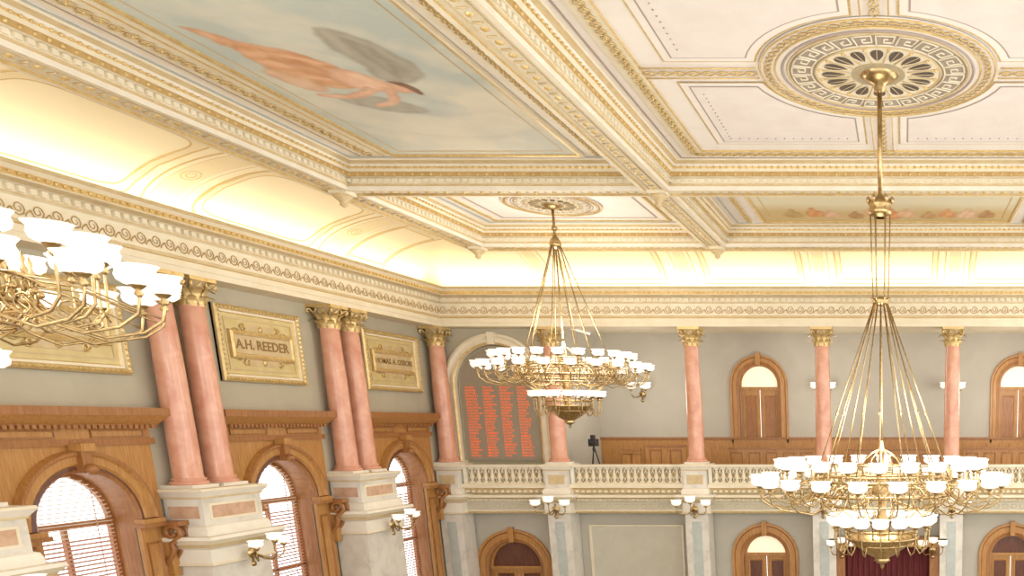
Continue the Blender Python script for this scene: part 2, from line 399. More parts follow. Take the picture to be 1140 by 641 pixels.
# ---------------------------------------------------------------- ceiling rosettes
def ringm(b,r0,r1,z,k,n=64):
    b.lathe([(r0,z+.02),(r0,z),(r1,z),(r1,z+.02)],(0,0,0),n,k,sm=False)
def rosette(b,sc):
    ringm(b,0,2.0*sc,-.012,'ceil')
    for r,w,k in ((1.99,.02,'gold'),(1.74,.02,'gold'),(1.62,.025,'line'),(1.53,.025,'tan'),(1.06,.025,'tan')):
        b.tube([((r*sc)*math.cos(2*pi*i/56),(r*sc)*math.sin(2*pi*i/56),-.02) for i in range(56)],w*sc,4,k,closed=True)
    for sg in (1,-1):
        b.tube([((1.86+sg*.06*math.sin(i*pi/3))*sc*math.cos(2*pi*i/192),(1.86+sg*.06*math.sin(i*pi/3))*sc*math.sin(2*pi*i/192),-.03) for i in range(192)],.015*sc,3,'gold',closed=True)
    ringm(b,1.09*sc,1.5*sc,-.022,'key')
    N=24
    unit=[(0,0),(0,1),(.8,1),(.8,.33),(.36,.33),(.36,.66),(.56,.66)]
    def mp(u,v,i): 
        a=2*pi*(i+u)/N;r=(1.13+.33*v)*sc;return (r*math.cos(a),r*math.sin(a),-.026)
    for i in range(N):
        P=[]
        for q in range(len(unit)-1):
            P+= [(unit[q][0]+(unit[q+1][0]-unit[q][0])*t/3,unit[q][1]+(unit[q+1][1]-unit[q][1])*t/3) for t in range(3)]
        P.append(unit[-1])
        b.tube([mp(u,v,i) for u,v in P],.015*sc,4,'cream')
        b.tube([mp(u/4,0,i) for u in range(5)],.015*sc,4,'cream')
    ringm(b,0,1.04*sc,-.022,'cream')
    for i in range(16):
        a=2*pi*i/16
        pts=[]
        for q in range(12):
            t=2*pi*q/12;x=.76+.2*math.cos(t);y=.1*math.sin(t)*(1+.5*math.cos(t))
            pts.append((sc*(x*math.cos(a)-y*math.sin(a)),sc*(x*math.sin(a)+y*math.cos(a)),-.03))
        b.poly(pts,'dark')  # flat dark ellipse, the shade of a pierced opening put in as colour
        b.tube([(sc*r*math.cos(a),sc*r*math.sin(a),-.034) for r in (.55,.7,.96)],.008*sc,4,'tan')
        b.tube([(sc*r*math.cos(a+pi/16),sc*r*math.sin(a+pi/16),-.03) for r in (.5,.7,.98)],.014*sc,4,'tan')
        b.ball((sc*.99*math.cos(a+pi/16),sc*.99*math.sin(a+pi/16),-.03),.035*sc,'gold',n=5)
    ringm(b,.3*sc,.46*sc,-.04,'turq',32)
b=MB();rosette(b,.96)
b.obj('ceiling_rosette',loc=(RX,RY,ZC-.02),label='large round plaster rosette with greek key ring and pierced centre',cat='ceiling rosette')
b=MB();rosette(b,.62)
b.obj('ceiling_rosette',loc=(-9.15,23.45,ZC-.02),label='smaller round plaster rosette with key ring above a chandelier',cat='ceiling rosette')
# ---------------------------------------------------------------- ceiling murals: vertex-painted canvases
def smooth(pts,n=4):
    N=len(pts);o=[]
    for i in range(N):
        p0,p1,p2,p3=[Vector(pts[(i+q)%N]) for q in (-1,0,1,2)]
        for t in range(n):
            t/=n
            v=.5*((2*p1)+(-p0+p2)*t+(2*p0-5*p1+4*p2-p3)*t*t+(-p0+3*p1-3*p2+p3)*t**3);o.append((v.x,v.y))
    return o
def vnoise(X,Y,f,seed):
    r=np.random.RandomState(seed);G=r.rand(64,64)
    x=X*f+100;y=Y*f+100;xi=np.floor(x).astype(int);yi=np.floor(y).astype(int);fx=x-xi;fy=y-yi
    fx=fx*fx*(3-2*fx);fy=fy*fy*(3-2*fy)
    g=lambda a,c:G[a%64,c%64]
    return (g(xi,yi)*(1-fx)+g(xi+1,yi)*fx)*(1-fy)+(g(xi,yi+1)*(1-fx)+g(xi+1,yi+1)*fx)*fy
def fbm(X,Y,f,seed,o=4):
    s=0;a=.5;t=0
    for i in range(o): s=s+a*vnoise(X,Y,f*2**i,seed+i);t+=a;a*=.55
    return s/t
def pdist(X,Y,P):
    D=np.full(X.shape,1e9);inside=np.zeros(X.shape,bool);N=len(P)
    for i in range(N):
        ax,ay=P[i];bx,by=P[(i+1)%N];dx,dy=bx-ax,by-ay;L=dx*dx+dy*dy+1e-12
        t=np.clip(((X-ax)*dx+(Y-ay)*dy)/L,0,1)
        D=np.minimum(D,np.hypot(X-ax-t*dx,Y-ay-t*dy))
        c=((ay>Y)!=(by>Y))&(X<(bx-ax)*(Y-ay)/(by-ay+1e-12)+ax);inside^=c
    return np.where(inside,-D,D)
def mural(cx,cy,hx,hy,label,bgf,shapes,res):
    e=empty('ceiling_painting',(cx,cy,ZC-.03),label,'painting')
    nx=int(2*hx/res);ny=int(2*hy/res)
    xs=np.linspace(-hx,hx,nx+1);ys=np.linspace(-hy,hy,ny+1);XX,YY=np.meshgrid(xs,ys);wx=XX+cx;wy=YY+cy
    col=bgf(wx,wy)
    px=wx+.07*(fbm(wx,wy,3,50)-.5)*2;py=wy+.07*(fbm(wx,wy,3,60)-.5)*2
    for (pts,c1,c2,soft,ang,freq,op) in shapes:
        P=smooth([Vector((q[0],q[1],0)) for q in pts],3)
        d=pdist(px,py,P);a=np.clip(.5-d/(2*soft),0,1);a=a*a*(3-2*a)*op
        s=np.sin((px*math.cos(ang)+py*math.sin(ang))*freq+6*fbm(wx,wy,2.5,20))*.5+.5
        s=s*.5+.5*fbm(wx,wy,5,30)
        A=np.array(C(c1)[:3]);B=np.array(C(c2)[:3])
        cc=A[None,None,:]*(1-s[...,None])+B[None,None,:]*s[...,None]
        cc=cc*(1-.18*np.clip(1+d/.12,0,1))[...,None]
        col=col*(1-a[...,None])+cc*a[...,None]
    verts=np.stack([XX,YY,np.zeros_like(XX)],-1).reshape(-1,3)
    idx=np.arange((nx+1)*(ny+1)).reshape(ny+1,nx+1)
    F=np.stack([idx[:-1,:-1],idx[1:,:-1],idx[1:,1:],idx[:-1,1:]],-1).reshape(-1,4)
    me=bpy.data.meshes.new('canvas');me.from_pydata(verts.tolist(),[],F.tolist());me.update()
    at=me.color_attributes.new('paint','FLOAT_COLOR','POINT')
    rgba=np.concatenate([col.reshape(-1,3),np.ones((verts.shape[0],1))],1).astype(np.float32)
    at.data.foreach_set('color',rgba.ravel());me.materials.append(M['mural'])
    put(me,'canvas',parent=e)
    b=MB();b.sweep(rect(-hx,hx,-hy,hy),[(.0,0),(0,-.03),(-.06,-.04),(-.1,-.02),(-.12,.02)],['gold','gold','cream','cream'],closed=True)
    b.sweep(rect(-hx+.22,hx-.22,-hy+.22,hy-.22),[(0,-.002),(0,-.01),(.02,-.01),(.02,-.002)],'tan',closed=True)
    b.obj('frame',parent=e);return e
def sky1(x,y):
    n=fbm(x,y,.55,3,5);n2=fbm(x,y,1.6,9,4);t=np.clip((n-.34)/.26,0,1)[...,None];t2=np.clip((n2-.45)/.25,0,1)[...,None]
    A=np.array(C('#b9c0b8')[:3]);B=np.array(C('#ded7c3')[:3]);D=np.array(C('#cccfc4')[:3])
    c=A*(1-t)+B*t;return c*(1-.5*t2)+D*.5*t2
W='#a19a88';W2='#b5ae9e'
shapes=[
 ([(-10.6,14.8),(-9.8,16.2),(-8.6,17.0),(-7.4,16.8),(-7.2,17.8),(-9.0,18.2),(-10.6,17.2)],'#e2dac6','#d3cdb9',.5,.4,3,.7),
 ([(-8.5,13.5),(-8.15,13.6),(-7.9,14.1),(-7.75,14.8),(-7.95,15.3),(-8.4,15.5),(-8.7,15.2),(-8.6,14.7),(-8.72,14.2)],W,W2,.07,.25,20,.9),
 ([(-8.35,13.9),(-8.15,14.0),(-8.0,14.6),(-8.1,15.1),(-8.35,15.3),(-8.4,14.7)],'#8b8474','#a29b8b',.08,.25,26,.6),
 ([(-9.85,16.0),(-9.3,16.05),(-8.9,16.3),(-8.65,16.75),(-9.0,16.9),(-9.5,16.75),(-9.85,16.4)],W,W2,.08,.5,18,.85),
 ([(-10.42,13.5),(-10.2,13.55),(-9.95,13.95),(-9.7,14.25),(-9.75,14.55),(-10.0,14.5),(-10.2,14.15)],'#cf9a72','#e4ba97',.05,1.1,18,1),
 ([(-10.05,13.95),(-9.6,14.1),(-9.25,14.45),(-9.05,14.95),(-9.1,15.45),(-9.5,15.75),(-9.95,15.5),(-10.2,15.0),(-10.25,14.4)],'#ca9064','#e8c09c',.05,1.9,16,1),
 ([(-10.3,14.9),(-10.05,15.0),(-9.8,15.5),(-9.95,15.9),(-10.25,15.7),(-10.4,15.2)],'#d3a27a','#e8c6a6',.06,1.0,14,.85),
 ([(-9.8,14.35),(-9.45,14.7),(-9.25,15.2),(-9.45,15.4),(-9.7,15.0),(-9.9,14.6)],'#b0754d','#cd966c',.07,2.0,12,.5),
 ([(-9.3,14.95),(-8.98,14.95),(-8.75,15.2),(-8.62,15.5),(-8.7,15.8),(-9.0,15.9),(-9.3,15.7),(-9.45,15.3)],'#dcab8b','#eecdb1',.035,.6,8,1),
 ([(-9.1,15.65),(-9.0,15.85),(-9.35,16.1),(-9.8,16.2),(-10.15,16.1),(-10.15,15.98),(-9.75,16.0),(-9.4,15.85)],'#d6a282','#edcaac',.03,.5,7,1),
 ([(-8.85,15.7),(-8.68,15.85),(-8.85,16.2),(-9.15,16.5),(-9.45,16.6),(-9.45,16.48),(-9.15,16.3),(-8.95,16.05)],'#d6a282','#edcaac',.03,.5,7,1),
 ([(-8.68,15.5),(-8.5,15.52),(-8.38,15.68),(-8.4,15.88),(-8.55,15.96),(-8.7,15.85)],'#d8a583','#ebc8aa',.03,.5,5,1),
 ([(-8.62,15.42),(-8.42,15.45),(-8.28,15.65),(-8.3,15.92),(-8.4,15.98),(-8.42,15.72),(-8.5,15.56)],'#7a5943','#9c7458',.03,.5,20,1)]
mural(-8.85,15.2,1.95,4.1,'large ceiling painting of a winged figure in peach drapery',sky1,shapes,.022)
def sky2(x,y):
    n=fbm(x,y,.8,13,5)[...,None];h=np.clip((y-23.4-.5*(fbm(x,y,.6,40)-.5))/.9,0,1)[...,None]
    A=np.array(C('#d6d4c0')[:3]);B=np.array(C('#e6dab4')[:3]);D=np.array(C('#d6bd8a')[:3]);E=np.array(C('#c2a974')[:3])
    s=A*(1-n)+B*n;g=D*(1-n)+E*n;return s*(1-h)+g*h
sh2=[]
for (x,y,s,c1,c2) in ((-3.0,24.4,.4,'#b0935c','#c9ac72'),(-2.4,24.3,.42,'#c88850','#dfa874'),(-1.95,24.5,.36,'#d4a888','#e8c8a8'),(-1.3,24.6,.34,'#a67c54','#c59a6a'),(-.8,24.2,.45,'#cf9668','#e8bc94'),(-.35,24.45,.5,'#cf8048','#e4aa74'),(.1,24.4,.42,'#d6a880','#eac8a8'),(.7,24.6,.34,'#b68a5a','#cea678'),(1.2,24.4,.4,'#ca8a54','#e2ae80'),(1.75,24.4,.46,'#d4a888','#eaccae'),(2.3,24.5,.38,'#a8764e','#c4986c')):
    sh2.append(([(x-s*.5,y+s*1.1),(x-s*.55,y),(x-s*.25,y-s*.6),(x-s*.16,y-s*1.1),(x+s*.16,y-s*1.1),(x+s*.2,y-s*.6),(x+s*.6,y),(x+s*.5,y+s*1.1)],c1,c2,.06,.3,22,.95))
mural(CX,23.6,3.45,1.75,'wide ceiling painting of small robed figures on a sunlit hillside',sky2,sh2,.03)
# ---------------------------------------------------------------- columns
sh=MB();sh.lathe([(.285,0),(.285,.03),(.275,.06),(.272,1.0),(.262,2.4),(.235,3.72),(.25,3.74),(.25,3.78),(.2,3.8)],(0,0,.2),24,'marble')
bs=MB();bs.box(-.36,.36,-.36,.36,0,.07,'white').lathe([(.35,.07),(.37,.1),(.35,.14),(.31,.15),(.3,.17),(.33,.19),(.32,.215),(.27,.22)],(0,0,0),24,'marble')
cap=MB()
cap.lathe([(.22,0),(.23,.3),(.28,.48),(.33,.54)],(0,0,0),16,'tan')
def leaf(b,ang,r,z0,h,w,curl):
    vs=[];n=6
    for i in range(n+1):
        t=i/n;rr=r+.02+curl*max(0,t-.45)**1.5*2.2;z=z0+h*(t if t<.85 else .85-(t-.85)*1.2)
        ww=w*(.75+.5*math.sin(pi*min(t,.9)))*(1 if t<.8 else .7)
        for s in (-1,0,1):
            a=ang+s*ww/rr*.5
            q=rr+(.03 if s==0 else 0)
            vs.append((q*math.cos(a),q*math.sin(a),z))
    fs=[]
    for i in range(n):
        for s in range(2): fs.append((i*3+s,i*3+s+1,i*3+s+4,i*3+s+3))
    b.add(vs,fs,'gold',True)
for i in range(8): leaf(cap,2*pi*i/8,.23,.0,.26,.15,.22)
for i in range(8): leaf(cap,2*pi*(i+.5)/8,.24,.14,.3,.15,.28)
for i in range(4):
    a=pi/4+i*pi/2
    pts=[(.26,.3),(.32,.42),(.40,.5),(.46,.5),(.48,.45),(.45,.41),(.42,.44)]
    cap.tube([(r*math.cos(a),r*math.sin(a),z) for r,z in pts],.035,5,'gold')
    for s in (-1,1):
        cap.tube([((r)*math.cos(a+s*g),(r)*math.sin(a+s*g),z) for r,z,g in ((.27,.3,.5),(.33,.42,.35),(.36,.5,.6))],.022,5,'gold')
cap.box(-.36,.36,-.36,.36,.54,.62,'gold')
shaft=basep=capm=None
def column(x,y,label,group):
    global shaft,basep,capm
    e=empty('marble_column',(x,y,-1.42),label,'column',group=group)
    if shaft is None:
        shaft=sh.obj('shaft',parent=e,loc=(0,0,0));basep=bs.obj('base',parent=e);capm=cap.obj('capital',parent=e,loc=(0,0,3.94))
        capm['label']='gilded leafy corinthian capital'
    else:
        for o in (shaft,basep,capm):
            n=o.copy();bpy.context.collection.objects.link(n);n.parent=e
for yc in (13.7,19.12,24.55):
    for d in (-.43,.43): column(-15.85,yc+d,'polished salmon marble column with gilded capital paired on a wall pedestal','paired columns along the side wall')
column(-15.8,29.45,'polished salmon marble column with gilded capital in the room corner','columns of the gallery front')
FX=[-12.0,-7.2,-2.75,1.7,6.2,11.0]
for x in FX: column(x,29.6,'polished salmon marble column with gilded capital standing on the gallery parapet','columns of the gallery front')
# ---------------------------------------------------------------- pedestals
def stack(b,hx,hy,prof,k,cx=0,cy=0):
    b.sweep(rect(cx-hx,cx+hx,cy-hy,cy+hy),[(-o,z) for o,z in prof],k,closed=True)
def pedestal(x,y,hx,hy,label,group,face):
    e=empty('column_pedestal',(x,y,-7),label,'pedestal',group=group);Z=7
    b=MB();z=lambda q:q+7
    stack(b,hx,hy,[(-.3,z(-1.42)),(.08,z(-1.42)),(.1,z(-1.47)),(.04,z(-1.55)),(0,z(-1.6)),(0,z(-1.64))],['white','cream','white','white','tan'])
    b.obj('cap',parent=e)
    b=MB();stack(b,hx,hy,[(0,z(-1.64)),(-.03,z(-1.64)),(-.03,z(-2.22)),(.03,z(-2.25)),(.06,z(-2.35)),(.06,z(-2.45))],['white','vein','white','white','white'])
    if face=='L':
        b.T=TL
        b.sweep(rect(-hy+.2,hy-.2,z(-2.12),z(-1.75)),[(0,hx-.03),(0,hx-.01),(.05,hx-.01),(.05,hx-.02)],'cream',closed=True)
        b.box(-hy+.25,hy-.25,z(-2.07),z(-1.8),hx-.03,hx-.02,'rust')
        b.T=TF;b.box(-hx+.12,hx-.12,z(-2.07),z(-1.8),hy-.03,hy-.02,'rust');b.T=None
    else:
        b.T=TF;b.box(-hx+.14,hx-.14,z(-2.1),z(-1.78),hy-.03,hy-.015,'tan');b.T=None
    b.obj('dado',parent=e)
    b=MB();stack(b,hx+.04,hy+.04,[(0,z(-2.45)),(.2,z(-2.45)),(.22,z(-2.52)),(.12,z(-2.62)),(.08,z(-2.7)),(0,z(-2.75)),(0,z(-3.05)),(.06,z(-3.1)),(-.06,z(-3.14)),(-.06,z(-6.5)),(.05,z(-6.55)),(.05,z(-7))],['white','white','cream','tan','white','white','cream','white','vein','white','white'])
    if face=='F':
        b.T=TF
        b.box(-.16,.16,z(-6.2),z(-3.4),hy-.02,hy-.005,'blue');b.T=None
    b.obj('pier',parent=e)
for yc in (13.7,19.12,24.55): pedestal(-15.72,yc,.45,.88,'white stone pedestal with rust marble inlay carrying two columns','side wall pedestals','L')
pedestal(-15.75,29.5,.4,.42,'white stone corner pedestal with inlaid panel','gallery pedestals','F')
for x in FX: pedestal(x,29.55,.42,.42,'white stone pedestal pier set into the gallery front','gallery pedestals','F')
# ---------------------------------------------------------------- gallery front
XS=[-15.75]+FX
b=MB()
GP=[(-15.9,29.6),(15.2,29.6)]
b.sweep(GP,[(-.3,-2.1),(.3,-2.1),(.34,-2.16),(.34,-2.24),(.26,-2.28),(.2,-2.42),(.12,-2.46),(.42,-2.48),(.44,-2.56),(.34,-2.62),(.28,-2.7),(.2,-2.74),(.2,-3.02),(.26,-3.06),(.24,-3.12),(-.4,-3.14)],
 ['cream','cream','cream','gold','tan','cream','cream','cream','tan','cream','cream','lowpanel','cream','gold','white'])
b.obj('trim_gallery_cornice',kind='structure')
b=MB();along([(-15.3,29.6),(8,29.6)],.16,lambda p,d,n:b.ball((p.x,p.y-.31,-2.66),.035,'cream',n=5));
along([(-15.3,29.6),(8,29.6)],.2,lambda p,d,n:obox(b,p,d,n,.2,.27,.1,-2.4,-2.32,'cream'))
along([(-15.3,29.6),(8,29.6)],.3,lambda p,d,n:b.tube([(p.x+.1*math.cos(t),p.y-.205,-2.88+.08*math.sin(t)) for t in [2*pi*q/10 for q in range(10)]],.014,4,'tan',closed=True))
b.obj('trim_gallery_beading',kind='structure')
bal=MB();bal.box(-.07,.07,-.05,.05,0,.06,'cream').lathe([(.04,.06),(.05,.09),(.085,.16),(.08,.22),(.045,.32),(.04,.36),(.055,.39),(.04,.41),(.05,.46)],(0,0,0),10,'cream').box(-.1,.1,-.05,.05,.45,.52,'cream')
bal.tube([(.05,0,.3),(.1,0,.36),(.115,0,.45)],.022,4,'cream').tube([(-.05,0,.3),(-.1,0,.36),(-.115,0,.45)],.022,4,'cream').tube([(.07,0,.2),(.115,0,.12),(.115,0,.02)],.02,4,'cream').tube([(-.07,0,.2),(-.115,0,.12),(-.115,0,.02)],.02,4,'cream')
balo=None
for i in range(5):
    a=XS[i]+.42;c=XS[i+1]-.42;m=(a+c)/2;h=(c-a)/2
    e=empty('gallery_balustrade',(m,29.5,-2.1),'cream stone balustrade section between two gallery pedestals','balustrade',group='gallery balustrade sections')
    MB().box(-h,h,-.16,.16,.56,.66,'cream').box(-h,h,-.2,.2,.6,.63,'white').obj('rail',parent=e)
    MB().box(-h,h,-.12,.12,0,.04,'cream').obj('plinth',parent=e)
    b=MB();b.box(-h,h,.03,.12,.04,.56,'beige').box(-h+.0,-h+.12,-.12,.12,.04,.56,'white').box(h-.12,h,-.12,.12,.04,.56,'white').obj('back_panel',parent=e)
    n=int((2*h-.3)/.235)
    for q in range(n):
        x=-h+.15+(q+.5)*(2*h-.3)/n
        if balo is None: balo=bal.obj('baluster',parent=e,loc=(x,-.02,.04))
        else: o=balo.copy();bpy.context.collection.objects.link(o);o.parent=e;o.location=(x,-.02,.04)
b=MB()
b.box(-12.05,15.3,33.9,34.0,-2.15,-.62,'wood');b.box(-12.05,15.3,33.84,34.0,-.66,-.58,'wood2')
for i in range(30):
    x=-11.6+i*.9
    b.box(x-.35,x+.35,33.87,33.91,-2.0,-.8,'wood')
b.obj('baseboard_gallery_wainscot',kind='structure')
for (x0,x1,zt) in ((-10.6,-9.9,-1.0),(-9.7,-8.2,-.85),(-6.6,-3.3,-.95),(-2.2,1.2,-1.0),(2.3,5.6,-.95)):
    e=empty('gallery_bench',((x0+x1)/2,32.0,-2.15),'long oak bench with panelled back in the gallery','bench',group='gallery benches')
    h=(x1-x0)/2;H=zt+2.15
    b=MB();b.box(-h,h,.0,.06,.1,H,'wood').box(-h,h,-.04,.1,H-.05,H+.02,'wood2')
    n=max(2,int(h*2/.6))
    for q in range(n):
        xx=-h+(q+.5)*2*h/n
        b.T=TF;b.sweep(rect(xx-.22,xx+.22,.2,H-.15),[(0,.0),(0,.03),(.03,.03),(.04,0)],'wood2',closed=True);b.T=None
    b.obj('backrest',parent=e);MB().box(-h,h,.06,.5,.4,.45,'wood').obj('seat',parent=e)
    for s in (-h,h-.06): MB().box(s,s+.06,.0,.5,0,.6,'wood2').obj('end_panel',parent=e)
# ---------------------------------------------------------------- niche arch and scoreboard
b=MB(TF)
b.sweep(arch_path(-14.1,1.42,1.2,-1.5,24),[(0,-29.9),(0,-29.83),(-.06,-29.80),(-.08,-29.85),(-.2,-29.85),(-.28,-29.78),(-.36,-29.80),(-.36,-29.9)],['cream','gold','cream','cream','cream','cream','cream'])
b.box(-14.22,-13.98,2.62,3.02,-29.9,-29.74,'cream')
b.obj('trim_niche_arch',kind='structure')
e=empty('voting_board',(-14.1,30.1,-1.3),'tall arched taupe voting board with orange name lists','scoreboard')
b=MB(TF)
ap=[(1.34*math.cos(pi*i/24),2.5+1.34*math.sin(pi*i/24)) for i in range(25)]
b.poly([(1.34,0,.08)]+[(x,y,.08) for x,y in ap]+[(-1.34,0,.08)],'board');b.obj('panel',parent=e)
b=MB(TF);b.sweep(arch_path(0,1.34,2.5,0,24),[(0,.04),(0,.11),(-.05,.11),(-.05,.04)],'niche')
b.box(-1.34,1.34,2.6,2.63,.08,.1,'niche')
b.obj('frame',parent=e)
names="ALDEN BARKER BAXTER BENNETT BOWEN BRIDGES BURTON CALDWELL CARTER CHANDLER COLLINS COOPER CRANE DALTON DAWSON DIXON DRAKE ELLIS EVANS FARMER FIELDS FISHER FLEMING FORD FOSTER FULLER GARNER GIBBS GRAHAM GRANT HARDY HARMON HAYES HENSON HOLMES HUBBARD HUNTER JENSEN JOYCE KELLER KIRBY LAMBERT LARSEN LAWSON LOGAN LOWE MARSH MASON MERCER MILLER MOODY NASH NEWMAN NOLAN NORRIS OLSEN OSBORN PALMER PARKER PERRY PORTER PRICE QUINN RAMSEY REEVES RHODES ROWE SAWYER SHARP SHAW SIMMONS SNYDER STONE SUTTON TATE TERRY TUCKER TURNER VANCE WADE WALLER WARNER WATTS WEBB WELCH WEST WHEELER WILKINS WOODS WYATT YATES YORK ZIMMER".split()
for c in range(4):
    body="\n".join(names[(c*25+i)%len(names)] for i in range(25))
    me=text_mesh(body,.104,'ledtext',.003,'LEFT',.94,'name_list',bold=.0005)
    # thin backing strip that carries the list
    me.materials.append(M['board']);bm=bmesh.new();bm.from_mesh(me)
    vs=[bm.verts.new(p) for p in ((-.02,-2.56,-.003),(.56,-2.56,-.003),(.56,.02,-.003),(-.02,.02,-.003))]
    f=bm.faces.new(vs);f.material_index=1;bm.to_mesh(me);bm.free()
    o=put(me,'name_list',parent=e,loc=(-1.18+.6*c,-.09,2.54));o.rotation_euler=(pi/2,0,0)
# ---------------------------------------------------------------- arched doors
def arched_door(name,T,c,r,ro,ys,yb,z,lit,ybar,depth,wk='wood',leafk='wood2'):
    e=empty(name,(0,0,0),kind='structure')
    b=MB(T);w=ro-r
    b.sweep(arch_path(c,r,ys,yb,20),[(0,z-.05),(0,z+.04),(-w*.25,z+.07),(-w*.35,z+.05),(-w*.7,z+.05),(-w*.8,z+.1),(-w,z+.1),(-w,z)],[wk,'wood2',wk,wk,'wood2',wk,wk])
    b.obj('casing',parent=e)
    b=MB(T)
    b.box(c-.09,c+.09,ys+r-.02,ys+ro+.08,z,z+.15,wk);b.obj('keystone',parent=e)
    zd=z-depth
    b=MB(T);arch=[(c-r*math.cos(pi*i/20),ys+r*math.sin(pi*i/20)) for i in range(21)]
    b.poly([(x,max(y,ybar),zd+.02) for x,y in arch] if ybar>ys else [(x,y,zd+.02) for x,y in arch]+[(c+r,ybar,zd+.02),(c-r,ybar,zd+.02)],lit)
    b.obj('lunette',parent=e)
    b=MB(T)
    b.box(c-r,c+r,ybar-.06,ybar+.05,zd,zd+.1,wk)
    b.sweep(arch_path(c,r,ys,ybar,20),[(0,zd),(0,zd+.08),(.07,zd+.08),(.07,zd)],wk)
    b.obj('transom',parent=e)
    for s in (-1,1):
        b=MB(T);x0=c if s>0 else c-r;x1=x0+r
        b.box(x0+.01,x1-.01,yb,ybar-.06,zd-.04,zd+.02,wk)
        H=ybar-.06-yb
        for (f0,f1) in ((.06,.3),(.36,.94)):
            b.sweep(rect(x0+.12,x1-.12,yb+H*f0,yb+H*f1),[(0,zd+.02),(0,zd+.05),(.04,zd+.04),(.06,zd+.02)],wk,closed=True)
            b.box(x0+.18,x1-.18,yb+H*f0+.06,yb+H*f1-.06,zd+.02,zd+.03,leafk)
        b.obj('door_leaf',parent=e)
        b=MB(T);b.box(c+s*.08-.02,c+s*.08+.02,yb+1.0,yb+1.2,zd+.02,zd+.08,'brass');b.obj('handle',parent=e)
    return e
arched_door('door_1',TF,-5.68,.78,1.13,1.45,-2.15,-34.0,'lun',1.32,.2)
arched_door('door_2',TF,4.6,.78,1.13,1.45,-2.15,-34.0,'lun',1.32,.2)
arched_door('door_3',TF,-14.1,.95,1.38,-5.15,-7,-30.0,'woodd',-5.2,.25,leafk='woodd')
arched_door('door_4',TF,-4.98,.78,1.2,-4.75,-7,-30.0,'lun',-4.7,.25,leafk='woodd')
arched_door('door_5',TF,3.95,.78,1.2,-4.75,-7,-30.0,'woodd',-4.7,.25,leafk='woodd')
b=MB(TF)
for (x0,x1) in ((-11.3,-7.9),):
    b.box(x0,x1,-6.6,-3.6,-30,-29.97,'lowpanel')
    b.sweep(rect(x0,x1,-6.6,-3.6),[(0,-30),(0,-29.94),(.04,-29.94),(.05,-29.96),(.08,-29.96),(.1,-29.97)],['lowpanel','cream','tan','cream','lowpanel'],closed=True)
b.obj('trim_lower_panel',kind='structure')
e=empty('rostrum_backdrop',(-.55,29.55,-7),'carved oak frame with maroon drape behind the rostrum','rostrum')
b=MB();b.box(-1.95,-1.5,-.3,.3,0,2.8,'wood2').box(1.5,1.95,-.3,.3,0,2.8,'wood2').box(-2.05,2.05,-.35,.35,2.7,2.9,'wood').box(-2.15,2.15,-.4,.35,2.9,3.0,'wood2').obj('frame',parent=e)
b=MB();b.box(-1.5,1.5,0,.1,0,2.8,'red')
for i in range(15): b.tube([(-1.4+.2*i,0,0),(-1.4+.2*i,0,2.7)],.06,6,'red')
b.obj('drape',parent=e)
